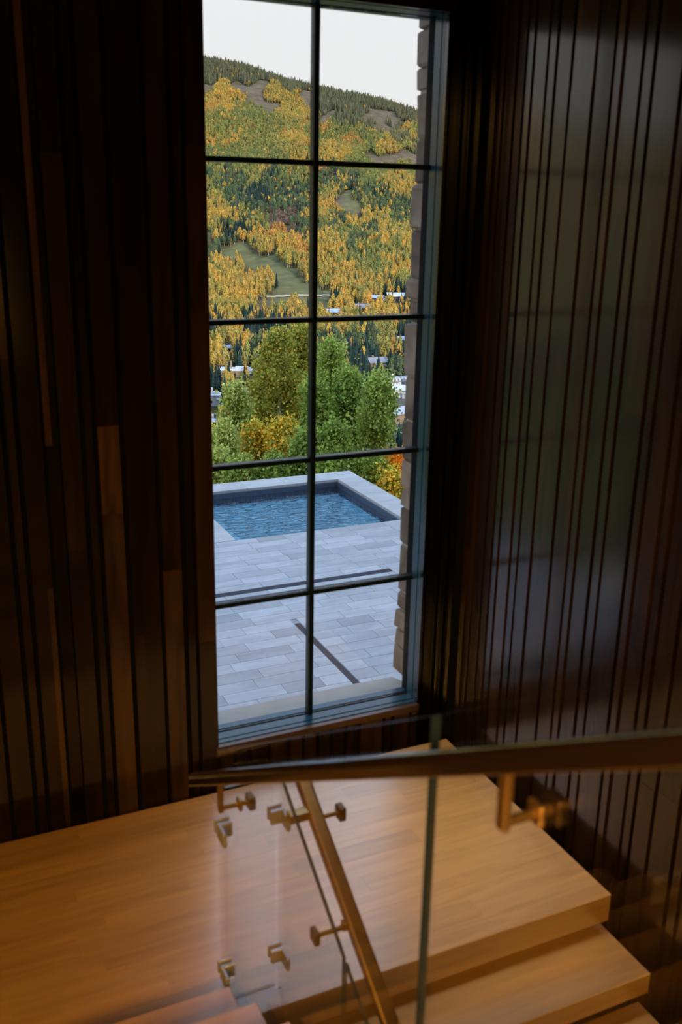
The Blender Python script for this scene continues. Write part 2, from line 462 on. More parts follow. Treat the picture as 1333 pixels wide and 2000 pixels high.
# ------------------------------------------------------------------ the window
win = empty('window_1', ((WX0 + WX1) / 2, 4.1, WZ0), kind='structure')
def ring(name, y0, y1, gx, gz, thick, m):
    """a rectangular frame whose opening is the window opening grown by gx, gz"""
    b = MB()
    a0, a1, c0, c1 = WX0 - gx, WX1 + gx, WZ0 - gz, WZ1 + gz
    b.box(a0 - thick, a0, y0, y1, c0 - thick, c1 + thick)
    b.box(a1, a1 + thick, y0, y1, c0 - thick, c1 + thick)
    b.box(a0, a1, y0, y1, c0 - thick, c0)
    b.box(a0, a1, y0, y1, c1, c1 + thick)
    return b.build(name, m, win)
ring('inner_frame', 4.0235, 4.052, .000, .000, .022, M['frame'])
ring('frame_gasket', 4.0525, 4.066, .008, .008, .014, M['backing'])
ring('sash', 4.0665, 4.122, .003, .003, .018, M['frame'])
ring('glazing_bead', 4.1225, 4.150, .016, .004, .012, M['backing'])
ring('outer_frame', 4.1505, 4.195, .020, .000, .025, M['frame'])
zs = [WZ0, .835, 1.520, 2.181, 2.860, WZ1]
XM = 1.7665
b = MB(); b.box(XM - .0125, XM + .0125, 4.112, 4.160, WZ0 - .004, WZ1 + .004, .003); b.build('vertical_bar', M['bar'], win)
for z in zs[1:-1]:
    for a0, a1 in ((WX0 - .015, XM - .013), (XM + .013, WX1 + .015)):
        b = MB(); b.box(a0, a1, 4.112, 4.160, z - .0115, z + .0115, .003); b.build('horizontal_bar', M['bar'], win)
for i in range(5):
    for a0, a1 in ((WX0 - .012, XM - .0132), (XM + .0132, WX1 + .012)):
        zz0 = zs[i] + (.012 if i else .0); zz1 = zs[i + 1] - (.012 if i < 4 else .0)
        bx('pane', a0, a1, 4.133, 4.139, zz0, zz1, M['pane'], win)

# outside sill slab and the stacked stones of the right jamb
b = MB()
b.prism([(4.197, .142), (4.455, .080), (4.455, -.02), (4.40, -.04), (4.197, -.04)], 'x', WX0 - .2, WX1 + .09)
o = b.build('exterior_sill', M['limestone']); tag(o, 'cream limestone sill slab outside the foot of the tall window', 'window sill')
jamb = empty('stone_jamb', (WX1 + .2, 4.35, .0), 'column of rough stacked stones beside the right edge of the window', 'stone wall')
z = .142
i = 0
while z < 3.75:
    h = random.choice([.11, .16, .21, .28, .24])
    z1 = min(z + h, 3.80)
    off = random.uniform(-.012, .010)
    bx('stone', WX1 + .088 + off, WX1 + .40, 4.199, 4.440 + random.uniform(-.012, .012), z + .004, z1 - .004, M['stone'], jamb, ch=.013, tone=random.uniform(.7, 1.35), jit=.006)
    z = z1; i += 1
bx('mortar', WX1 + .105, WX1 + .38, 4.199, 4.42, .142, 3.80, M['limestone'], jamb)

# ------------------------------------------------------------------ staircase
XL0, XL1, YL0, YL1 = -.72, 2.437, 2.522, 3.848
RISE, RUN = .175, .2697
st = empty('staircase', (.86, 3.0, -.13), 'floating oak staircase with wide landing below the window', 'staircase')
ld = bx('landing', XL0, XL1, YL0 + .02, YL1, -.129, -.022, M['oak'], st, tone=.85)
# staves of the landing top, laid in courses parallel to the window wall
y = YL0
row = 0
while y < YL1 - .01:
    wd = .102
    y1 = min(y + wd, YL1)
    if YL1 - y1 < .03: y1 = YL1
    x = XL0 - .6 * ((row * .37) % 1)
    while x < XL1 - .01:
        ln = random.uniform(.55, 1.1)
        x1 = x + ln
        if XL1 - x1 < .25: x1 = XL1
        a0 = max(x, XL0)
        if x1 > XL0 + .02:
            bx('stave', a0, min(x1, XL1) - .0004, y + .0003, y1, -.0225, -random.choice([0, .0002, .0004]), M['oak'], ld, tone=random.choice([.86, .93, .97, 1.0, 1.04, 1.08]))
        x = x1
    y = y1; row += 1
bx('nosing', XL0, XL1, YL0 - .002, YL0 + .021, -.129, -.0005, M['oak'], ld, ch=.002, tone=.92)
def tread(x0, x1, y0, y1, ztop, th, tn):
    o = bx('tread', x0, x1, y0, y1, ztop - th, ztop, M['oak'], st, ch=.003, tone=tn)
    return o
XB = 1.006
for k_ in range(1, 11):                          # lower flight, going down towards the viewer
    yf = 2.527 - RUN * k_
    tread(XB + .02, XL1, yf, yf + RUN + .045, -RISE * k_, .095, random.uniform(.95, 1.05))
XA = .812
for k_ in range(1, 10):                          # upper flight, climbing past the viewer
    yn = 2.505 - RUN * (k_ - 1)
    tread(XL0, XA - .022, yn - RUN - .03, yn, RISE * k_, .095, random.uniform(.95, 1.05))
b = MB()
for x0 in (1.45, 1.95):
    pr = [(2.40, -.272), (2.40, -.40), (2.527 - 10 * RUN, -RISE * 10 - .40), (2.527 - 10 * RUN, -RISE * 10 - .22)]
    b.prism(pr, 'x', x0, x0 + .06)
b.build('steel_stringer', M['darkbronze'], st)

# ------------------------------------------------------------------ glass balustrade
def glass_panel(x, prof, parent, t=.012, clear_y=9.0):
    """panel in the plane x; body is clear, the rim is a green edge strip"""
    b = MB(); b.prism(prof, 'x', x - t / 2, x + t / 2)
    o = b.build('glass_panel', [M['railglass'], M['glassedge']], parent)
    for p in o.data.polygons:
        far_end = (p.center.y + o.location.y + parent.location.y) > clear_y and abs(p.normal.z) < .5
        p.material_index = 0 if abs(p.normal.x) > .9 or far_end else 1
    return o
SL = .613
bal = empty('glass_balustrade', (.9, 2.0, 0), 'clear glass stair balustrade panels joined at corners by steel clips', 'railing')
def zA(y): return .984 + SL * (2.654 - y)
glass_panel(XA, [(2.645, -.115), (2.645, zA(2.645)), (1.326, zA(1.326)), (1.326, zA(1.326) - 1.10)], bal, clear_y=2.58)
glass_panel(XA, [(1.312, zA(1.312) - 1.10), (1.312, zA(1.312)), (.02, zA(.02)), (.02, zA(.02) - 1.10)], bal)
# end panel across the stairwell
b = MB(); b.box(XA + .012, XB - .012, 2.618, 2.630, .002, .860)
o = b.build('end_panel', [M['railglass'], M['edgesheen']], bal)
for p in o.data.polygons: p.material_index = 1 if abs(p.normal.z) > .9 else 0
def zC(y): return .905 - SL * (2.620 - y)
glass_panel(XB, [(2.600, .002), (2.590, zC(2.590)), (2.075, zC(2.075)), (2.075, zC(2.075) - 1.05), (2.50, -.17)], bal, clear_y=2.58)
glass_panel(XB, [(2.062, zC(2.062) - 1.05), (2.062, zC(2.062)), (.6, zC(.6)), (.6, zC(.6) - 1.05)], bal)
# L clips at the corners: two square plates each
def clip(cx, sx, z):
    b = MB()
    b.box(min(cx, cx + sx * .050), max(cx, cx + sx * .050), 2.5985, 2.6165, z - .026, z + .026, .003)
    b.box(min(cx, cx + sx * .014), max(cx, cx + sx * .014), 2.545, 2.5983, z - .026, z + .026, .003)
    b.box(min(cx, cx + sx * .050), max(cx, cx + sx * .050), 2.6315, 2.644, z - .026, z + .026, .003)
    return b.build('corner_clip', M['chrome'], bal)
for z in (.712, .140):
    clip(XA - .021, 1, z); clip(XB + .021, -1, z)

# handrails: rectangular bronze bars on stems that pass through the glass
def bar_along(x0, x1, ya, za, yb, zb, h):
    """flat bar with well rounded edges from (ya, za) to (yb, zb)"""
    d = Vector((0, yb - ya, zb - za)).normalized(); nn = Vector((0, -d.z, d.y))
    if nn.z < 0: nn = -nn
    hw, hh = (x1 - x0) / 2, h / 2
    r = min(hw, hh) * .85
    pr = []
    for cx, cn, a0 in ((1, 1, 0), (-1, 1, 90), (-1, -1, 180), (1, -1, 270)):
        q = 1.0 if cn > 0 else .25                     # rounder on top than underneath
        ox, on = math.copysign(hw - r * q, cx), math.copysign(hh - r * q, cn)
        for k_ in range(7):
            a = math.radians(a0 + 15 * k_); pr.append((ox + r * q * math.cos(a), on + r * q * math.sin(a)))
    b = MB(); n = len(pr); vs = []
    for yy, zz in ((ya, za - h / 2), (yb, zb - h / 2)):
        for px_, pn in pr: vs.append(tuple(Vector(((x0 + x1) / 2 + px_, yy, zz)) + nn * pn))
    b.add(vs, [tuple(range(n)), tuple(range(2 * n - 1, n - 1, -1))] + [(i, i + n, (i + 1) % n + n, (i + 1) % n) for i in range(n)])
    return b
ra = empty('handrail', (.74, 2.68, .83), 'bronze flat bar handrail rising to the right in the foreground', 'handrail')
def zRA(y): return .900 + .615 * (2.681 - y)
bar_along(.714, .764, 2.668, zRA(2.668), -.05, zRA(-.05), .040).build('rail', M['rail'], ra)
def bracket_a(y, zr, parent):
    zb = zr - .128
    b = MB(); b.box(.733, .747, y - .011, y + .011, zb - .012, zr - .034, .002); b.build('stem', M['bronze'], parent)
    b = MB(); b.tube([(.738, y, zb), (XA + .028, y, zb)], .0085, 10); b.build('arm', M['bronze'], parent, smooth=False)
    b = MB(); b.box(XA + .012, XA + .034, y - .022, y + .022, zb - .022, zb + .022, .003); b.build('end_cap', M['darkbronze'], parent)
    b = MB(); b.box(XA - .018, XA - .0065, y - .018, y + .018, zb - .018, zb + .018, .003); b.build('clamp_plate', M['bronze'], parent)
for y in (2.40, 1.00):
    bracket_a(y, zRA(y), ra)
rc = empty('handrail', (1.08, 2.5, .8), 'bronze flat bar handrail running down beside the stairwell glass', 'handrail')
P1 = (1.055, 2.50); 
def zRC(y): return .800 - SL * (2.50 - y)
bar_along(1.062, 1.113, 2.60, zRC(2.60), .7, zRC(.7), .030).build('rail', M['bronze'], rc)
b = MB(); b.box(.995, 1.0615, 2.470, 2.510, zRC(2.50) - .032, zRC(2.50) - .002, .002); b.build('rail_return', M['bronze'], rc)
b = MB(); b.tube([(1.110, 2.47, zRC(2.47) - .012), (1.165, 2.47, zRC(2.47) - .012)], .0085, 10); b.build('arm', M['bronze'], rc)
b = MB(); b.box(1.160, 1.184, 2.448, 2.492, zRC(2.47) - .036, zRC(2.47) + .012, .003); b.build('end_cap', M['darkbronze'], rc)
for y in (2.19, 1.2):
    zb = zRC(y) - .04
    b = MB(); b.tube([(XB - .045, y, zb), (1.06, y, zb)], .0085, 10); b.build('arm', M['bronze'], rc)
    b = MB(); b.box(XB - .052, XB - .034, y - .022, y + .022, zb - .022, zb + .022, .003); b.build('end_cap', M['darkbronze'], rc)
    b = MB(); b.box(1.052, 1.066, y - .011, y + .011, zb - .009, zb + .022, .002); b.build('stem', M['bronze'], rc)

# ------------------------------------------------------------------ patio and pool
ZP = -1.9
KP = (CAM_H - ZP) / CAM_H          # plan coordinates were read on z = 0; scale them to the patio level
def px(a): return a * KP
patio = empty('patio', (px(2.6), px(5.6), ZP), 'grey stone tiled patio outside between the window and the pool', 'patio')
PX0, PX1, PY0, PY1 = px(2.440), px(4.045), px(7.312), px(8.765)
OX1, OY1 = px(4.305), px(9.035)
GX0, GY0 = px(.2), px(2.60)
D1 = (px(1.30), px(3.335), px(6.165), px(6.235))     # long channel drain
D2 = (px(2.248), px(2.294), px(4.605), px(5.535))    # short channel drain
b = MB()
b.box(px(-1.5), OX1, GY0, PY0 - .02, ZP - .35, ZP - .007)
b.box(px(-1.5), PX0 - .02, PY0 - .02, OY1, ZP - .35, ZP - .007)
b.box(px(-1.5), OX1 - .03, OY1 - .02, OY1 - .005, -8.5, ZP - .05)
b.box(OX1 - .03, OX1 - .005, GY0, OY1 - .005, -8.5, ZP - .05)
b.build('concrete_base', M['grout'], patio)
tiles = []
rowh = px(.1213)
y = PY0 - px(.005); r = 0
CLN = .006
def put_tile(x0, x1, y0, y1):
    tiles.append((x0, x1, y0, y1))
while y - rowh > GY0:
    y0 = y - rowh
    x = px(-1.5) + px(.33) * ((r * .41) % 1) - px(.33)
    while x < OX1 - .02:
        ln = px(random.choice([.36, .36, .36, .24]))
        x0, x1 = x, min(x + ln, OX1 - .003)
        segs = [(x0, x1)]
        for dx0, dx1, dy0, dy1 in (D1, D2):
            if y > dy0 and y0 < dy1:
                ns = []
                for a, c in segs:
                    if c <= dx0 or a >= dx1: ns.append((a, c)); continue
                    if dx0 - a > .03: ns.append((a, dx0))
                    if c - dx1 > .03: ns.append((dx1, c))
                segs = ns
        for a, c in segs:
            put_tile(a, c, y0, y)
        x += ln
    # a row that a long drain crosses loses only its drain strip
    y = y0; r += 1
ye = PY0
while ye < OY1:
    x = px(-1.5)
    while x < PX0 - .3:
        ln = px(.33); put_tile(x, min(x + ln, PX0 - .36), ye, min(ye + rowh, OY1)); x += ln
    ye += rowh
# the strips of the long-drain row outside the grate
extra = []
for (a, c, y0, y1) in list(tiles): pass
for rr in range(60):
    y1 = PY0 - px(.005) - rowh * rr; y0 = y1 - rowh
    if y1 > D1[2] and y0 < D1[3]:
        x = D1[0]
        while x < D1[1] - .02:
            c = min(x + px(.33), D1[1])
            if D1[2] - y0 > .015: extra.append((x, c, y0, D1[2]))
            if y1 - D1[3] > .015: extra.append((x, c, D1[3], y1))
            x = c
tiles += extra
P = np.array([((a + c) / 2, (y0 + y1) / 2, ZP) for a, c, y0, y1 in tiles])
u, v, dd = proj(P)
vis = (u > 380) & (u < 800) & (v > 1000) & (v < 1400) & (dd > 0)
score = np.where(vis, 0, 1e6) + np.linalg.norm(P - np.array([0, 0, CAM_H]), axis=1)
order = np.argsort(score)
restb = MB()
for n_, i in enumerate(order):
    a, c, y0, y1 = tiles[i]
    if c - a < .02 or y1 - y0 < .01: continue
    tn = random.choice([.80, .88, .92, .96, 1.0, 1.0, 1.03, 1.07, 1.12, 1.16])
    if n_ < 290:
        o = bx('tile', a + .0012, c - .0012, y0 + .0012, y1 - .0012, ZP - .0068, ZP - random.uniform(0, .0012), M['tile'], patio, ch=.003, tone=tn)
    else:
        restb.box(a + .0012, c - .0012, y0 + .0012, y1 - .0012, ZP - .0068, ZP)
o = restb.build('outer_tiles', M['tile'], patio, tone=1.0); o['kind'] = 'stuff'
# drains
def drain(D, lab, axis):
    x0, x1, y0, y1 = D
    e_ = empty('channel_drain', ((x0 + x1) / 2, (y0 + y1) / 2, ZP - .03), lab, 'drain')
    bx('grate', x0 + .003, x1 - .003, y0 + .003, y1 - .003, ZP - .0068, ZP - .003, M['drain'], e_, ch=.002)
    b = MB()
    if axis == 'x':
        n = int((x1 - x0) / .03)
        for i in range(n):
            x = x0 + .02 + i * .03
            if x + .008 < x1: b.box(x, x + .010, y0 + .022, y1 - .022, ZP - .0032, ZP - .0022)
    else:
        n = int((y1 - y0) / .03)
        for i in range(n):
            y = y0 + .02 + i * .03
            if y + .008 < y1: b.box(x0 + .016, x1 - .016, y, y + .010, ZP - .0032, ZP - .0022)
    o = b.build('slots', M['drainhole'], e_)
    b = MB()
    for f in (.12, .40, .68, .95):
        cx = x0 + (x1 - x0) * f if axis == 'x' else (x0 + x1) / 2
        cy = y0 + (y1 - y0) * f if axis == 'y' else (y0 + y1) / 2
        b.tube([(cx, cy, ZP - .004), (cx, cy, ZP - .0005)], .010, 8)
    b.build('screws', M['darkbronze'], e_)
drain(D1, 'long narrow dark drain grate parallel to the near edge of the pool', 'x')
drain(D2, 'short dark drain grate running from the window towards the pool', 'y')

pool = empty('pool', ((PX0 + PX1) / 2, (PY0 + PY1) / 2, ZP), 'square plunge pool with rippling blue water and pale stone coping', 'pool')
PD = ZP - .95
b = MB()
b.box(PX0, PX1, PY0, PY1, PD - .1, PD)
b.box(PX0 - .1, PX0, PY0 - .1, PY1 + .1, PD - .1, ZP - .05)
b.box(PX1, PX1 + .1, PY0 - .1, PY1 + .1, PD - .1, ZP - .05)
b.box(PX0, PX1, PY0 - .1, PY0, PD - .1, ZP - .05)
b.box(PX0, PX1, PY1, PY1 + .1, PD - .1, ZP - .05)
b.build('basin', M['poolwall'], pool)
ZWt = ZP - .215
bx('water', PX0 + .001, PX1 - .001, PY0 + .001, PY1 - .001, ZWt - .004, ZWt, M['water'], pool)
bx('bench', PX0, PX0 + .55, PY0, PY1, PD, ZWt - .30, M['poolstep'], pool)
# slate bands: an upper fascia and a recessed lower row of small tiles
b = MB()
b.box(PX0, PX1 - .03, PY1 - .03, PY1, ZP - .13, ZP - .045)
b.box(PX1 - .03, PX1, PY0, PY1, ZP - .13, ZP - .045)
b.box(PX0, PX0 + .03, PY0, PY1 - .03, ZP - .13, ZP - .045)
b.build('slate_band', M['pooltile'], pool)
n = 46
b = MB(); s_ = (PX1 - PX0) / n
for i in range(n): b.box(PX0 + i * s_ + .003, PX0 + (i + 1) * s_ - .003, PY1 - .012, PY1 - .001, ZP - .27, ZP - .132)
s2 = (PY1 - PY0) / n
for i in range(n): b.box(PX1 - .012, PX1 - .001, PY0 + i * s2 + .003, PY0 + (i + 1) * s2 - .003, ZP - .27, ZP - .132)
o = b.build('waterline_tiles', M['pooltile'], pool); o['kind'] = 'stuff'
def cop(x0, x1, y0, y1, ax, n):
    for i in range(n):
        if ax == 'x':
            a = x0 + (x1 - x0) * i / n; c = x0 + (x1 - x0) * (i + 1) / n
            bx('coping_stone', a + .001, c - .001, y0, y1, ZP - .05, ZP - .0002 + random.uniform(0, .002), M['coping'], pool, ch=.003, tone=random.uniform(.95, 1.06))
        else:
            a = y0 + (y1 - y0) * i / n; c = y0 + (y1 - y0) * (i + 1) / n
            bx('coping_stone', x0, x1, a + .001, c - .001, ZP - .05, ZP - .0002 + random.uniform(0, .002), M['coping'], pool, ch=.003, tone=random.uniform(.95, 1.06))
cop(PX0 - .35, OX1, PY1 - .002, OY1, 'x', 5)
cop(PX1 - .002, OX1, PY0, PY1 - .004, 'y', 5)
cop(PX0 - .35, PX0 + .002, PY0, PY1 - .004, 'y', 4)

# ------------------------------------------------------------------ the mountain
AZ = math.radians(23.1)
US = np.array([math.sin(AZ), math.cos(AZ)]); UT = np.array([math.cos(AZ), -math.sin(AZ)])
SB = [(13, -6.6), (22, -7.4), (30, -10.5), (60, -25), (150, -54), (300, -84), (450, -96), (600, -98), (800, -94), (1000, -81),
      (1200, -58), (1500, -6), (1800, 62), (2200, 164), (2600, 266), (2850, 322), (2960, 330), (3120, 318), (3600, 200)]
SBx = np.array([p[0] for p in SB], float); SBy = np.array([p[1] for p in SB], float)
def smooth(x): x = np.clip(x, 0, 1); return x * x * (3 - 2 * x)
def H(s, t):
    s = np.asarray(s, float); t = np.asarray(t, float)
    h = sum(np.interp(s * q, SBx, SBy) for q in (.97, 1.0, 1.03)) / 3
    t = np.clip(t, -900, 900)
    h = h - .205 * t * smooth((s - 1250) / 1300)
    amp = smooth((s - 700) / 900)
    h = h + amp * (7 * np.sin(s / 95 + t / 70) + 6 * np.sin(s / 61 - t / 48 + 1.3) + 4 * np.sin(t / 31 + s / 140)) * (1 - .6 * smooth((s - 2500) / 300))
    return h
def world(s, t, z): return np.stack([US[0] * s + UT[0] * t, US[1] * s + UT[1] * t, z], -1)

MAP = """PPPPPPPPPPPPPPPPPPPPP
PPPPPPPPPPPPPPPPPPPPP
PPPPPPPPPPPPPPPPPPPPP
mYYmmmYYPmmPPPPPPPPPP
YYYYmmYYYmmPPPPPPPPPP
OYYGGmmYYYmPPPPPmmmPP
LGGGGGGLYYYmmPPmmmmPP
LLLLLLGLLYGOGGLLPmPYL
YLYYLLLYYYGGGLOGGYYPY
GGGLGGGLYYLYYYLGGYYLP
GGGGGGGGYYYYYLLGmmmmm
KLKGLYKGGGOKBKGGGGLLL
LGKKLLKKGGGKKYKGGGYYY
LKKKKSKKSKKLYKSKKYYYY
YLKKSSBKKKYYYm.LKKKKG
YYYLKKBBBKYYYm.BYKKKK
YYKYKLBBBKKGKKYYYYLKG
LYSSYYOOBBKYKGGKKYYYY
.KKYYYYYOOYYYYKKGYLYY
K....YYYYOYYYYKGGLLYY
KY.....YYYYYYLGGGLYLY
YYYY.....YYYYYYLGLYYY
YYYYYY....YLYYYYYYYLS
YYYYYYY......YYLYYSSS
YYYYYLm.....SYYMhhhSM
YYYYYmYLYYMYYYYMYYYMS
YMYSMSSMYYYYYYYYLYYSS
SYYYSSSSYYYYYYLKLLLSS
YYYYSKSSSSKKSKKSKLLSS
YYYSLSSSSSKKKSKSSYLSS
YYSSYYYSSSKKKKSSSYSSS
YhhhSSSSSSSSLSShhSKKS
SSYSSSSSYYYSLLSSSLhhh
SYSYSSYSSYSSSSSSSYhhh
hSSYSShhSYhhSSSSSShhS
YYYSSShSSSShSSShSShhh
hhSYShhSSSShhSSSShhhh
hYSSSSYShSSSSSSSSShhh
YSSKKSSKSKKSKSKKSKSSK""".split('\n')
MAPA = np.array([list((r + 'S' * 21)[:21]) for r in MAP])
def lookup(u, v):
    # beyond the window's own view the same mix of stands goes on
    cu = (u - 400) / 20.0
    cu = np.abs(((cu + 21 * 200) % 42) - 0.0); cu = np.where(cu >= 21, 41.999 - cu, cu)
    r = np.clip(((v - 100) / 20.0).astype(int), 0, len(MAP) - 1)
    return MAPA[r, np.clip(cu.astype(int), 0, 20)]

def wu(u, v): return 8 * np.sin(v / 9 + u / 17) + 4 * np.sin(v / 5.1 - u / 8)
def wv(u, v): return 6 * np.sin(u / 13 + v / 31) + 3 * np.sin(u / 5.7 + 1)
# terrain mesh
ss = np.concatenate([np.linspace(13, 60, 24), np.linspace(64, 300, 30), np.linspace(310, 1200, 110), np.linspace(1210, 3100, 190), np.linspace(3120, 3600, 8)])
aa = np.linspace(-1, 1, 241); aa = np.sign(aa) * np.abs(aa) ** 1.5
S_, A_ = np.meshgrid(ss, aa, indexing='ij')
T_ = A_ * (S_ * 2.4 + 60)
Z_ = H(S_, T_)
V = world(S_, T_, Z_).reshape(-1, 3)
ni, nj = S_.shape
I, J = np.meshgrid(np.arange(ni - 1), np.arange(nj - 1), indexing='ij')
q0 = (I * nj + J).ravel(); faces = np.stack([q0, q0 + nj, q0 + nj + 1, q0 + 1], 1)
def fast_mesh(name, V, faces, k=4):
    me = bpy.data.meshes.new(name)
    n = len(faces)
    me.vertices.add(len(V)); me.vertices.foreach_set('co', np.ascontiguousarray(V, dtype=np.float32).ravel())
    me.loops.add(n * k); me.loops.foreach_set('vertex_index', np.ascontiguousarray(faces, dtype=np.int32).ravel())
    me.polygons.add(n); me.polygons.foreach_set('loop_start', np.arange(0, n * k, k, dtype=np.int32))
    me.update(calc_edges=True); me.validate()
    return me
me = fast_mesh('mountain', V, faces)
u, v, dd = proj(V)
ch = lookup(u + wu(u, v), v + wv(u, v))
col = np.zeros((len(V), 4), np.float32); col[:] = (.085, .075, .035, 1)
col[ch == 'm'] = (.125, .10, .068, 1)
col[ch == '.'] = (.125, .125, .06, 1)
col[ch == 'B'] = (.13, .085, .06, 1)
col[ch == 'h'] = (.13, .13, .11, 1)
col[ch == 'S'] = (.05, .065, .05, 1)
far_side = (np.abs(T_.ravel()) > .42 * S_.ravel())     # beyond the planted trees the ground keeps the forest's colour
col[far_side & (S_.ravel() > 420)] = (.20, .165, .06, 1)
col[far_side & (S_.ravel() > 2700)] = (.05, .06, .04, 1)
col[(S_.ravel() < 200)] = (.09, .12, .035, 1)
ca = me.color_attributes.new('col', 'FLOAT_COLOR', 'POINT'); ca.data.foreach_set('color', col.ravel())
me.materials.append(M['ground'])
me.polygons.foreach_set('use_smooth', [True] * len(me.polygons))
hill = bpy.data.objects.new('mountainside', me); link(hill)
tag(hill, kind='structure')

def hit(u, v, smin=200, smax=3200):
    """where a line of sight first meets the mountainside"""
    d = ray(u, v); hl = math.hypot(d[0], d[1])
    prev = None
    s = smin
    while s < smax:
        P_ = np.array([0, 0, CAM_H]) + d * (s / hl)
        sv = P_[0] * US[0] + P_[1] * US[1]; tv = P_[0] * UT[0] + P_[1] * UT[1]
        z = float(H(sv, tv))
        if P_[2] <= z: return np.array([P_[0], P_[1], z]), s
        s += 4
    return np.array([P_[0], P_[1], z]), s

# --- distant tree models (origin at the foot, unit size in metres)
def blob_tree(name, kind, seed, h, w):
    rs = np.random.default_rng(seed)
    v = []; f = []; mi = []
    def add(vs, fs, m_):
        k = len(v); v.extend(vs); f.extend([tuple(i + k for i in q) for q in fs]); mi.extend([m_] * len(fs))
    def cone(z0, z1, r0, r1, seg, m_, jag=0):
        vs = []
        for z, r in ((z0, r0), (z1, r1)):
            for j in range(seg):
                a = 2 * math.pi * j / seg + (0 if z == z0 else .0)
                rr = r * (1 + jag * (rs.random() - .5))
                vs.append((rr * math.cos(a), rr * math.sin(a), z))
        add(vs, [(j, (j + 1) % seg, seg + (j + 1) % seg, seg + j) for j in range(seg)], m_)
    if kind == 'aspen':
        cone(0, h * .8, .16, .06, 4, 1)
        zb = h * .34
        # clumps of leaf cards around an uneven column
        n = 150
        for i in range(n):
            q = rs.random() ** .8
            z = zb + (h - zb) * q
            rad = w * .5 * math.sin(math.pi * min(1, .14 + .86 * q) ** .75) ** .7 * (0.75 + .35 * rs.random())
            a = rs.random() * 6.283
            c = np.array([rad * math.cos(a), rad * math.sin(a), z])
            nrm = np.array([math.cos(a), math.sin(a), .7 + rs.normal() * .4]) + rs.normal(size=3) * .35
            nrm /= np.linalg.norm(nrm)
            t1 = np.cross(nrm, rs.normal(size=3)); t1 /= np.linalg.norm(t1); t2 = np.cross(nrm, t1)
            sz = w * .13 * (0.7 + .6 * rs.random())
            add([tuple(c + t1 * sz), tuple(c + t2 * sz), tuple(c - t1 * sz), tuple(c - t2 * sz)], [(0, 1, 2, 3)], 0)
        # inner mass
        for k_ in range(4):
            z0 = zb + (h - zb) * (.08 + k_ * .2); z1 = z0 + (h - zb) * .22
            r0 = w * .34 * (1 - .15 * k_); cone(z0, z1, r0 * .8, r0 * .55, 6, 0, .3)
    else:
        cone(0, h * .3, .22, .15, 4, 1)
        lay = 8
        for k_ in range(lay):
            q = k_ / lay
            z0 = h * (.08 + .84 * q); z1 = z0 + h * .17
            r0 = w * .5 * (1 - q) ** .85 + .12
            cone(z0, min(z1, h), r0, r0 * .12 if k_ < lay - 1 else .01, 8, 0, .5)
            add([(0, 0, z0 + h * .03)] + [(r0 * .9 * math.cos(2 * math.pi * j / 8), r0 * .9 * math.sin(2 * math.pi * j / 8), z0) for j in range(8)],
                [(0, 1 + j, 1 + (j + 1) % 8) for j in range(8)], 0)
    me = bpy.data.meshes.new(name)
    me.from_pydata([tuple(map(float, p)) for p in v], [], f)
    me.materials.append(M['farleaf']); me.materials.append(M['bark'] if kind == 'aspen' else M['sprucebark'])
    me.polygons.foreach_set('material_index', mi)
    return me
aspM = [blob_tree('aspen', 'aspen', 1, 15, 4.6), blob_tree('aspen', 'aspen', 2, 16, 5.4), blob_tree('aspen', 'aspen', 3, 13.5, 5.8), blob_tree('aspen', 'aspen', 5, 17, 4.4)]
sprM = [blob_tree('spruce', 'spruce', 4, 19, 5.2), blob_tree('spruce', 'spruce', 8, 16, 5.0)]

# --- candidate positions
pts = []
for s0, s1, sp in ((330, 900, 4.8), (900, 1700, 5.0), (1700, 3000, 5.2)):
    srow = np.arange(s0, s1, sp)
    for s in srow:
        tl = np.arange(-.45 * s, .36 * s, sp)
        pts.append(np.stack([np.full(len(tl), s) + rng.uniform(-.5, .5, len(tl)) * sp, tl + rng.uniform(-.5, .5, len(tl)) * sp], 1))
pts = np.concatenate(pts)
z = H(pts[:, 0], pts[:, 1])
PW = world(pts[:, 0], pts[:, 1], z)
u, v, dd = proj(PW)
# trees stand up from their foot, so judge a stand a little above its foot
hpx = F_PX * 7 / np.maximum(dd, 1)
wob = 7
lu = u + wu(u, v) + rng.normal(0, 5, len(u)); lv = v - hpx + wv(u, v) + rng.normal(0, 3.5, len(u))
ch = lookup(lu, lv)
base_ch = lookup(u + wu(u, v), v + wv(u, v))
ridge = pts[:, 0] > 2740
ch = np.where(ridge, 'P', ch); base_ch = np.where(ridge, 'P', base_ch)
keep = (ch != 'm') & (ch != '.') & (ch != 'h') & (base_ch != '.') & (base_ch != 'm')
keep &= ~((ch == 'B') & (rng.random(len(u)) < .6))
keep &= rng.random(len(u)) < np.where(np.abs(pts[:, 1]) > .2 * pts[:, 0], .6, .93)
PAL = {'Y': (.60, .385, .092), 'O': (.50, .29, .085), 'L': (.33, .31, .10), 'G': (.19, .235, .09), 'K': (.12, .165, .09), 'B': (.18, .135, .11)}
SPC = (.028, .055, .052)
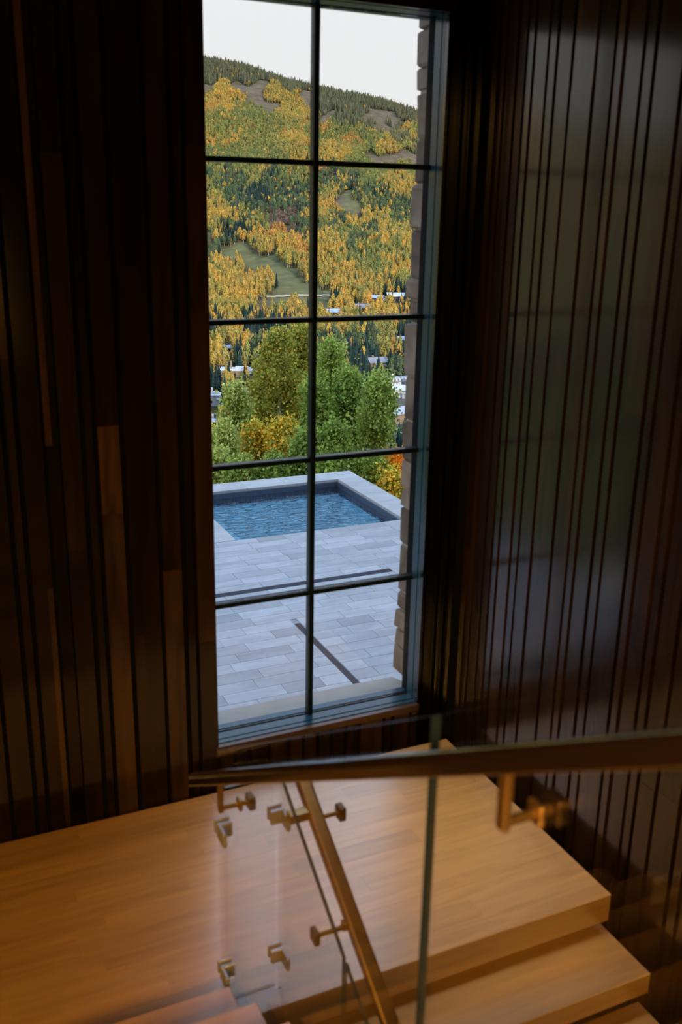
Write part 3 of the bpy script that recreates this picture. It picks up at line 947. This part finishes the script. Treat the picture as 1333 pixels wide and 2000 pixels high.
# --- houses (pixel of the foot of the house, width in metres, ...)
HS = [  # u, v, width, depth, height, roof, wall, style, turn, label
    (708, 611, 17, 10, 5, 'roof_grey', 'wall_tan', 'gable', .2, 'tan house with grey shingle roof among golden aspens'),
    (738, 592, 13, 8, 5, 'roof_blue', 'wall_dark', 'gable', -.5, 'dark house with pale blue-grey roof left of the white-roofed one'),
    (774, 590, 17, 10, 6, 'roof_white', 'wall_dark', 'shed', .15, 'dark house with one broad pale sloping roof by tall spruces'),
    (650, 618, 16, 9, 4, 'roof_blue', 'wall_dark', 'gable', .4, 'low blue-grey roofed house just under the third muntin'),
    (467, 736, 22, 12, 4.5, 'roof_white', 'wall_tan', 'flat', -.1, 'wide pale flat-roofed house below golden aspens at far left'),
    (735, 724, 13, 9, 6, 'roof_grey', 'wall_tan', 'gable', .5, 'grey house half hidden in dark spruces right of the mullion'),
    (786, 678, 9, 7, 6, 'roof_blue', 'wall_dark', 'gable', .3, 'small dark house in spruces at the stone jamb'),
    (774, 762, 12, 8, 6, 'roof_grey', 'wall_white', 'dormers', .3, 'grey-roofed lodge with many white dormers and chimneys'),
    (786, 778, 9, 7, 5, 'roof_white', 'wall_white', 'gable', -.3, 'small white house below the lodge with dormers'),
    (783, 826, 12, 8, 5.5, 'roof_blue', 'wall_tan', 'gable', .6, 'blue-roofed house beside the stone jamb low in the valley'),
    (420, 792, 8, 7, 6, 'roof_white', 'wall_white', 'flat', 0, 'small white building at the left window edge'),
    (428, 838, 9, 7, 4, 'roof_white', 'wall_dark', 'shed', -.2, 'dark house with a pale roof lowest at the left edge'),
    (486, 780, 7, 5, 4, 'roof_white', 'wall_white', 'gable', .3, 'white gabled cottage behind the pale green aspen'),
    (533, 790, 8, 6, 4.5, 'roof_white', 'wall_white', 'dormers', .1, 'white building glimpsed through the tall olive aspen'),
    (494, 822, 7, 6, 4, 'roof_white', 'wall_tan', 'gable', -.4, 'pale roofed cottage behind the lower aspens on the left'),
    (570, 842, 8, 6, 4, 'roof_white', 'wall_white', 'gable', .4, 'white cottage glimpsed low behind the aspens near the mullion'),
    (706, 806, 6, 5, 4, 'roof_white', 'wall_white', 'gable', .1, 'white gable seen between the two right-hand aspens'),
    (447, 690, 7, 5, 4, 'roof_blue', 'wall_dark', 'gable', .2, 'small blue-roofed house in dark spruces upper left'),
]
hpos = []
for hsp in HS:
    P_, s = hit(hsp[0], hsp[1]); hpos.append(P_)
hp = np.array(hpos)
for k_, P_ in enumerate(hp):
    rad = HS[k_][2] * .62 + 1
    dxy = PW[:, :2] - P_[:2]
    vdir = P_[:2] / np.linalg.norm(P_[:2])
    al = dxy @ vdir; pe = np.abs(dxy @ np.array([vdir[1], -vdir[0]]))
    keep &= ~((np.abs(al) < rad) & (pe < rad))
    keep &= ~((al < 0) & (al > -60) & (pe < rad * .75))        # clearing in front of each house
PW = PW[keep]; ch = ch[keep]; u = u[keep]; v = v[keep]; dd = dd[keep]
n = len(PW)
issp = (ch == 'S') | (ch == 'P')
issp |= (ch == 'M') & (rng.random(n) < .5)
issp |= (ch == 'K') & (rng.random(n) < .10)
issp |= (ch == 'Y') & (rng.random(n) < .012)
issp &= ~((ch == 'S') & (rng.random(n) < .10))
issp &= ~((ch == 'P') & (rng.random(n) < .04))
cols = np.zeros((n, 4), np.float32); cols[:, 3] = 1
for c_, rgb in PAL.items(): cols[ch == c_, :3] = rgb
lowf = .5 + .5 * np.sin(PW[:, 0] / 23 + 2 * np.sin(PW[:, 1] / 41)) * np.sin(PW[:, 1] / 29 + PW[:, 0] / 57)
blend = np.clip(lowf * .9 + rng.normal(0, .22, n), 0, 1)[:, None].astype(np.float32)
my = ch == 'Y'; cols[my, :3] = cols[my, :3] * (1 - blend[my] * .8) + np.array(PAL['L'], np.float32) * blend[my] * .8
mg = ch == 'G'; cols[mg, :3] = cols[mg, :3] * (1 - blend[mg] * .6) + np.array(PAL['L'], np.float32) * blend[mg] * .6
cols[(ch == 'S') | (ch == 'M') | (ch == 'P'), :3] = PAL['Y']
mixm = rng.random(n)
neigh = {'Y': 'L', 'L': 'G', 'G': 'L', 'K': 'G', 'O': 'Y', 'B': 'K'}
for c_, d2 in neigh.items():
    mk = (ch == c_) & (mixm < .16); cols[mk, :3] = PAL[d2]
mk = (ch == 'K') & (mixm > .93); cols[mk, :3] = PAL['Y']
mk = (ch == 'G') & (mixm > .94); cols[mk, :3] = PAL['Y']
cols[:, :3] *= rng.uniform(.86, 1.14, (n, 1)).astype(np.float32)
cols[:, 1] *= rng.uniform(.90, 1.10, n).astype(np.float32)
cols[issp, :3] = np.array(SPC) * rng.uniform(.7, 1.5, (int(issp.sum()), 1))
cols[issp & (ch == 'P'), :3] *= np.array([4.0, 2.2, 1.4], np.float32)  # ridge conifers lightened and greyed: distance haze put into their colour
scl = rng.uniform(.68, 1.12, n)
wid = scl * rng.uniform(.9, 1.25, n) * np.where(dd > 1700, 1.25, 1.0)
scl *= np.where(~issp & (dd > 1250), .74, 1.0)
wid *= np.where(~issp & (dd <= 1250), .88, 1.0)
scl *= np.where(issp & (ch == 'P'), rng.uniform(.6, 1.25, n), 1.0)
scl *= np.where((ch == 'B'), .5, 1.0)
rot = rng.uniform(0, 6.283, n)
gold = (~issp) & (cols[:, 0] > cols[:, 1] * 1.25)
green = (~issp) & ~gold
vi = rng.integers(0, 4, n); vi = np.where(issp, rng.integers(0, 2, n), vi)

inview = (u > 408) & (u < 818) & (dd > 0) & (v > 110) & (v < 900)
# hidden behind the nearby aspens
hidden = ((u > 480) & (u < 705) & (v > 700)) | ((u > 700) & (u < 775) & (v > 770)) | ((u < 480) & (v > 860))
used = np.zeros(n, bool)
def panename(uu, vv):
    side = 'left' if uu < 616 else 'right'
    x0, x1 = (408, 606) if side == 'left' else (618, 815)
    row, y0, y1 = ('top', 100, 320) if vv < 320 else ('second', 320, 625) if vv < 625 else ('third', 625, 900)
    q = min(2, int(3 * (uu - x0) / (x1 - x0))); r = max(0, min(5, int(6 * (vv - y0) / (y1 - y0))))
    part = ['left', 'middle', 'right'][max(0, q)]
    band = ['uppermost', 'upper', 'upper middle', 'lower middle', 'lower', 'lowest'][r]
    return f'{band} {part} of the {row} {side}-hand pane'
taken = []
def individuals(mask, meshes, nm, desc, cat, cnt):
    idx = np.where(mask & inview & ~hidden)[0]
    idx = idx[np.argsort(dd[idx])]
    pick = []
    hw = np.array([h_[2] for h_ in HS]) * .75 + 5
    for i in idx:                                   # keep the singled-out trees clear of one another and of the houses
        if any(abs(PW[i, 0] - PW[j, 0]) < 7.0 and abs(PW[i, 1] - PW[j, 1]) < 7.0 for j in taken): continue
        if (np.hypot(*(hp[:, :2] - PW[i, :2]).T) < hw).any(): continue
        if 570 < v[i] < 592 and 430 < u[i] < 680: continue
        pick.append(i); taken.append(i)
        if len(pick) >= cnt: break
    idx = np.array(pick)
    out = {}
    for i in idx:
        k_ = int(vi[i])
        o = bpy.data.objects.new(nm, meshes[k_])
        o.location = PW[i]; o.rotation_euler = (0, 0, float(rot[i])); o.scale = (float(wid[i]), float(wid[i]), float(scl[i]))
        o['col'] = [float(c) for c in cols[i, :3]]
        C.objects.link(o)
        p = panename(u[i], v[i] - 20)
        size = 'tall' if scl[i] > .9 else 'short'
        tag(o, f'{size} {desc}, seen {p}', cat, f'{size} {desc}s, {p}')
        out.setdefault(k_, o)
    used[idx] = True
    return out
srcG = individuals(gold, aspM, 'aspen', 'distant golden aspen', 'tree', 170)
srcN = individuals(green, aspM, 'aspen', 'distant green aspen', 'tree', 110)
srcS = individuals(issp, sprM, 'spruce', 'distant dark blue-green spruce', 'tree', 280)

def scatter(name, mask, sources, label, nvar):
    idx = np.where(mask & ~used)[0]
    srcs = [sources.get(k_, next(iter(sources.values()))) for k_ in range(nvar)]
    me = bpy.data.meshes.new(name)
    me.vertices.add(len(idx)); me.vertices.foreach_set('co', PW[idx].astype(np.float32).ravel())
    a = me.attributes.new('col', 'FLOAT_COLOR', 'POINT'); a.data.foreach_set('color', cols[idx].ravel())
    sc = np.stack([wid[idx], wid[idx], scl[idx]], 1).astype(np.float32)
    a = me.attributes.new('scl', 'FLOAT_VECTOR', 'POINT'); a.data.foreach_set('vector', sc.ravel())
    rt = np.stack([rng.normal(0, .03, len(idx)), rng.normal(0, .03, len(idx)), rot[idx]], 1).astype(np.float32)
    a = me.attributes.new('rt', 'FLOAT_VECTOR', 'POINT'); a.data.foreach_set('vector', rt.ravel())
    a = me.attributes.new('pick', 'INT', 'POINT'); a.data.foreach_set('value', vi[idx].astype(np.int32))
    o = bpy.data.objects.new(name, me); link(o); tag(o, label, 'trees', kind='stuff')
    ng = bpy.data.node_groups.new(name, 'GeometryNodeTree')
    ng.interface.new_socket('Geometry', in_out='INPUT', socket_type='NodeSocketGeometry')
    ng.interface.new_socket('Geometry', in_out='OUTPUT', socket_type='NodeSocketGeometry')
    N = ng.nodes; L = ng.links
    gi = N.new('NodeGroupInput'); go = N.new('NodeGroupOutput'); ip = N.new('GeometryNodeInstanceOnPoints'); jn = N.new('GeometryNodeJoinGeometry')
    for s_ in reversed(srcs):
        oi = N.new('GeometryNodeObjectInfo'); oi.inputs['Object'].default_value = s_; oi.inputs['As Instance'].default_value = True
        oi.transform_space = 'ORIGINAL'
        L.new(oi.outputs['Geometry'], jn.inputs[0])
    def na(nm, ty, sock):
        q = N.new('GeometryNodeInputNamedAttribute'); q.data_type = ty; q.inputs['Name'].default_value = nm
        L.new([x for x in q.outputs if x.enabled and x.name == 'Attribute'][0], sock)
    L.new(gi.outputs[0], ip.inputs['Points']); L.new(jn.outputs[0], ip.inputs['Instance'])
    ip.inputs['Pick Instance'].default_value = True
    na('pick', 'INT', ip.inputs['Instance Index']); na('rt', 'FLOAT_VECTOR', ip.inputs['Rotation']); na('scl', 'FLOAT_VECTOR', ip.inputs['Scale'])
    L.new(ip.outputs[0], go.inputs[0])
    md = o.modifiers.new('scatter', 'NODES'); md.node_group = ng
    return o
scatter('golden_aspen_forest', gold, srcG, 'golden aspen stands covering the mountainside up to the ridge', 4)
scatter('green_aspen_forest', green, srcN, 'green aspen stands covering the middle of the mountainside', 4)
scatter('spruce_forest', issp, srcS, 'dark spruce forest on the ridge and down the valley', 2)

# dirt road across the foot of the ski run
b = []
for uu in range(440, 672, 6):
    P_, s = hit(uu, 579 + (2 if uu < 560 else 0), 600); b.append(P_)
V = []
for P_ in b:
    d = P_[:2] / np.linalg.norm(P_[:2])
    for w_ in (-3.2, 3.2):
        q = P_[:2] + d * w_
        V.append((q[0], q[1], float(H(q @ US, q @ UT)) + .5))
me = bpy.data.meshes.new('dirt_road'); me.from_pydata(V, [], [(2 * i, 2 * i + 1, 2 * i + 3, 2 * i + 2) for i in range(len(b) - 1)])
me.materials.append(M['dirt']); o = bpy.data.objects.new('dirt_road', me); link(o)
sm = o.modifiers.new('thickness', 'SOLIDIFY'); sm.thickness = .6
tag(o, 'pale dirt road crossing the foot of the ski run', 'road')

def house(P_, w_, dp, h, roof, wall, style, turn, label):
    az = math.atan2(P_[0], P_[1])
    e_ = empty('house', (float(P_[0]), float(P_[1]), float(P_[2]) - .5), label, 'house')
    e_.rotation_euler = (0, 0, -az + turn)
    def mk(b, nm, m_):
        a = np.array(b.v); me = bpy.data.meshes.new(nm); me.from_pydata(a.tolist(), [], b.f); me.materials.append(m_)
        import bmesh
        bm = bmesh.new(); bm.from_mesh(me); bmesh.ops.recalc_face_normals(bm, faces=bm.faces); bm.to_mesh(me); bm.free()
        o = bpy.data.objects.new(nm, me); link(o, e_); return o
    hw, hd = w_ / 2, dp / 2
    b = MB(); b.box(-hw, hw, -hd, hd, 0, h)
    if style in ('gable', 'dormers'): b.prism([(-hd, h), (hd, h), (0, h + dp * .27)], 'x', -hw + .3, hw - .3)
    b.box(hw * .35, hw + 2.2, -hd - 1.5, hd * .4, 0, h * .72)
    mk(b, 'walls', M[wall])
    b = MB(); ov = .8
    if style in ('gable', 'dormers'):
        k_ = dp * .30
        b.prism([(-hd - ov, h - .25), (0, h + k_), (hd + ov, h - .25), (hd + ov, h + .2), (0, h + k_ + .45), (-hd - ov, h + .2)], 'x', -hw - ov, hw + ov)
    elif style == 'shed':
        b.prism([(-hd - ov, h - .1), (hd + ov, h + dp * .28), (hd + ov, h + dp * .28 + .4), (-hd - ov, h + .3)], 'x', -hw - ov, hw + ov)
    else:
        b.box(-hw - ov, hw + ov, -hd - ov, hd + ov, h, h + .45); b.box(-hw * .2, hw * .5, -hd * .2, hd * .8, h + .45, h + 1.5)
    b.prism([(-hd - 2.2, h * .72 - .1), (hd * .5, h * .72 + 1.2), (hd * .5, h * .72 + 1.5), (-hd - 2.2, h * .72 + .25)], 'x', hw * .25, hw + 2.9)
    mk(b, 'roof', M[roof])
    b = MB(); b.box(-hw * .5, -hw * .5 + 1.1, -.4, .9, h, h + dp * .3 + 1.6); mk(b, 'chimney', M['wall_white' if style == 'dormers' else wall])
    if style == 'dormers':
        for i in range(6):
            x = -hw + (i + .5) * w_ / 6
            b = MB(); b.box(x - .55, x + .55, -hd - .2, -hd * .2, h - .3, h + 1.7); b.prism([(x - .75, h + 1.7), (x + .75, h + 1.7), (x, h + 2.3)], 'y', -hd - .3, -hd * .2)
            mk(b, 'dormer', M['wall_white'])
            b = MB(); b.box(x - .6, x + .6, hd * .2, hd * .7, h, h + 2.2); mk(b, 'dormer', M['wall_white'])
    nw = max(2, int(w_ / 3.2))
    for i in range(nw):
        x = -hw + (i + .5) * w_ / nw
        b = MB(); b.box(x - .7, x + .7, -hd - .06, -hd + .02, h * .35, h * .35 + 1.4); mk(b, 'window', M['winglass'])
    return e_
for hsp, P_ in zip(HS, hp):
    house(P_, *hsp[2:])

# ------------------------------------------------------------------ the nearby aspens beyond the pool
def near_tree(uc, vtop, dist, half_px, vbot, pal, label, leaves, seed, nm='aspen', lean=0.0, leafsize=.034, trunk=True, cat='tree'):
    rs = np.random.default_rng(seed)
    top = at_dist(uc, vtop, dist)
    sb = top[0] * US[0] + top[1] * US[1]; tb = top[0] * UT[0] + top[1] * UT[1]
    zb = float(H(sb, tb)) - .1
    low = at_dist(uc, vbot, dist)[2]
    R_ = half_px * dist / F_PX
    h = top[2] - zb
    e_ = empty(nm, (float(top[0]) , float(top[1]), zb), label, cat)
    # trunk with slight bends
    n = 10; bend = rs.normal(0, .10, (n + 1, 2)); bend[0] = 0
    bend = np.cumsum(bend, 0) * .28
    tp = [np.array([bend[i, 0] + lean * i / n - lean, bend[i, 1], h * .96 * i / n]) for i in range(n + 1)]
    sh = np.array([tp[-1][0], tp[-1][1], 0])
    tp = [p - sh for p in tp]
    r0 = .040 + .006 * h
    b = MB(); b.tube(tp, [r0 * (1 - .82 * i / n) for i in range(n + 1)], 8)
    def at(z):
        q = min(max(z / (h * .96) * n, 0), n - .001); i = int(q); return tp[i] * (1 - q + i) + tp[i + 1] * (q - i)
    z0 = max(low - zb, .4)
    bb = MB(); cl = []
    nb = int(26 + 10 * (h - z0))
    for i in range(nb):
        q = (i + rs.random()) / nb
        z = z0 + (h - z0) * q * .97
        a = rs.random() * 6.283
        env = R_ * min(1.0, 1.45 * (1 - q) ** .75 + .05) * (1.0 if q > .15 else .8) * rs.uniform(.5, 1.1)
        p0 = at(z - env * .45)
        p1 = np.array([at(z)[0] + env * math.cos(a), at(z)[1] + env * math.sin(a), min(z + env * .35, h)])
        pm = (p0 + p1) / 2 + np.array([0, 0, -.04])
        bb.tube([p0, pm, p1], [.014, .009, .003], 4)
        for k_ in range(3): cl.append(p0 + (p1 - p0) * rs.uniform(.35, 1.05))
    cl.append(np.array([0, 0, h - .05])); cl.append(np.array([0, 0, h - .22]))
    def mk(b, nm_, m_):
        me = bpy.data.meshes.new(nm_); me.from_pydata([tuple(map(float, p)) for p in b.v], [], b.f); me.materials.append(m_)
        o = bpy.data.objects.new(nm_, me); link(o, e_); return o
    if trunk: mk(b, 'trunk', M['bark'])
    mk(bb, 'branches', M['bark'])['kind'] = 'stuff'
    cl = np.array(cl)
    ci = rs.integers(0, len(cl), leaves)
    c = cl[ci] + rs.normal(0, 1, (leaves, 3)) * np.array([.12, .12, .13])
    nrm = rs.normal(0, 1, (leaves, 3)) + np.array([0, 0, .4]); nrm /= np.linalg.norm(nrm, axis=1)[:, None]
    t1 = np.cross(nrm, rs.normal(0, 1, (leaves, 3))); t1 /= np.linalg.norm(t1, axis=1)[:, None]; t2 = np.cross(nrm, t1)
    sz = (leafsize * rs.uniform(.7, 1.3, leaves))[:, None]
    V = np.stack([c + t1 * sz, c + t2 * sz * .85, c - t1 * sz, c - t2 * sz * .85], 1).reshape(-1, 3)
    me = fast_mesh('leaves', V, np.arange(leaves * 4).reshape(-1, 4))
    clus = rs.uniform(0, 1, len(cl))
    mixv = clus[ci] * .6 + rs.random(leaves) * .4
    pc = np.array(pal, np.float32)
    k_ = np.clip((mixv * len(pc)).astype(int), 0, len(pc) - 1)
    cc = pc[k_] * rs.uniform(.9, 2.7, (leaves, 1)) * np.array([1.10, 1.0, .95])
    cv = np.ones((leaves, 4, 4), np.float32); cv[:, :, :3] = cc[:, None, :]
    ca = me.color_attributes.new('col', 'FLOAT_COLOR', 'POINT'); ca.data.foreach_set('color', cv.reshape(-1, 4).ravel())
    me.materials.append(M['nearleaf'])
    o = bpy.data.objects.new('leaves', me); link(o, e_); o['kind'] = 'stuff'
    return e_
GR = [(0.107, 0.158, 0.038), (0.143, 0.211, 0.045), (0.187, 0.264, 0.058), (0.244, 0.306, 0.076)]
OL = [(0.164, 0.174, 0.04), (0.227, 0.236, 0.045), (0.29, 0.276, 0.056), (0.151, 0.195, 0.034), (0.428, 0.276, 0.045)]
LG = [(0.202, 0.253, 0.068), (0.277, 0.327, 0.09), (0.341, 0.359, 0.112), (0.189, 0.253, 0.056)]
YG = [(0.231, 0.264, 0.045), (0.37, 0.317, 0.045), (0.531, 0.359, 0.045), (0.162, 0.211, 0.034), (0.636, 0.348, 0.045)]
OR = [(0.49, 0.21, 0.016), (0.525, 0.266, 0.024), (0.42, 0.154, 0.016), (0.385, 0.252, 0.032)]
near_tree(545, 652, 23.5, 52, 800, OL, 'tall olive-green aspen left of the mullion, its top like a point', 15000, 21)
near_tree(588, 636, 24.5, 36, 830, OL, 'tallest olive-green aspen directly behind the vertical bar', 12000, 22)
near_tree(515, 700, 25.0, 30, 830, OL, 'olive aspen with bare pale trunk left of the tallest ones', 7000, 23)
near_tree(648, 668, 22.5, 40, 900, GR + [(.22, .29, .05)], 'big deep-green aspen right of the vertical bar', 14000, 24)
near_tree(682, 728, 21.5, 36, 900, GR, 'broad dark green aspen in the middle of the right panes', 13000, 25)
near_tree(617, 750, 21.0, 30, 900, GR, 'green aspen growing low behind the vertical bar', 9000, 26)
near_tree(738, 740, 20.5, 32, 862, GR + [(.20, .28, .07)], 'slim green aspen with pale trunk standing apart on the right', 11000, 27)
near_tree(462, 752, 22.0, 30, 900, LG, 'pale green aspen near the left window edge', 9000, 28)
near_tree(437, 838, 20.5, 26, 930, LG, 'short pale green aspen at the far left with thin white trunk', 7000, 29)
near_tree(500, 835, 21.0, 28, 925, YG, 'short yellow-tinged aspen second from the left', 7000, 30)
near_tree(553, 828, 20.5, 30, 925, YG, 'yellow-green aspen low in front of the tall olive pair', 8000, 31)
near_tree(600, 850, 19.5, 26, 930, GR, 'low green aspen just left of the vertical bar above the pool', 6000, 32)
near_tree(655, 835, 19.5, 32, 930, GR, 'low dark green aspen above the far pool edge', 8000, 33)
near_tree(772, 893, 19.8, 15, 950, OR, 'small bright orange tree by the stone jamb above the pool corner', 5000, 34, nm='maple', leafsize=.028)
near_tree(735, 905, 19.2, 24, 970, YG[:2] + GR, 'green bush with yellow leaves at the right pool edge', 5000, 35, nm='bush')
near_tree(692, 905, 19.3, 20, 960, GR, 'dark green bush behind the far right pool corner', 5000, 36, nm='bush')
near_tree(765, 930, 18.8, 18, 985, YG, 'yellow-green bush under the small orange tree', 4000, 37, nm='bush')
near_tree(470, 905, 19.2, 30, 960, GR + LG, 'low green bush above the pool edge on the left', 5000, 38, nm='bush')
near_tree(535, 900, 19.2, 32, 960, GR, 'low dark bush above the pool edge under the yellow-green aspen', 5000, 39, nm='bush')
near_tree(425, 885, 19.6, 22, 960, LG, 'pale green bush cut by the left window edge', 4000, 40, nm='bush')
near_tree(640, 895, 19.0, 30, 950, GR, 'green bush above the pool edge right of the vertical bar', 5000, 41, nm='bush')
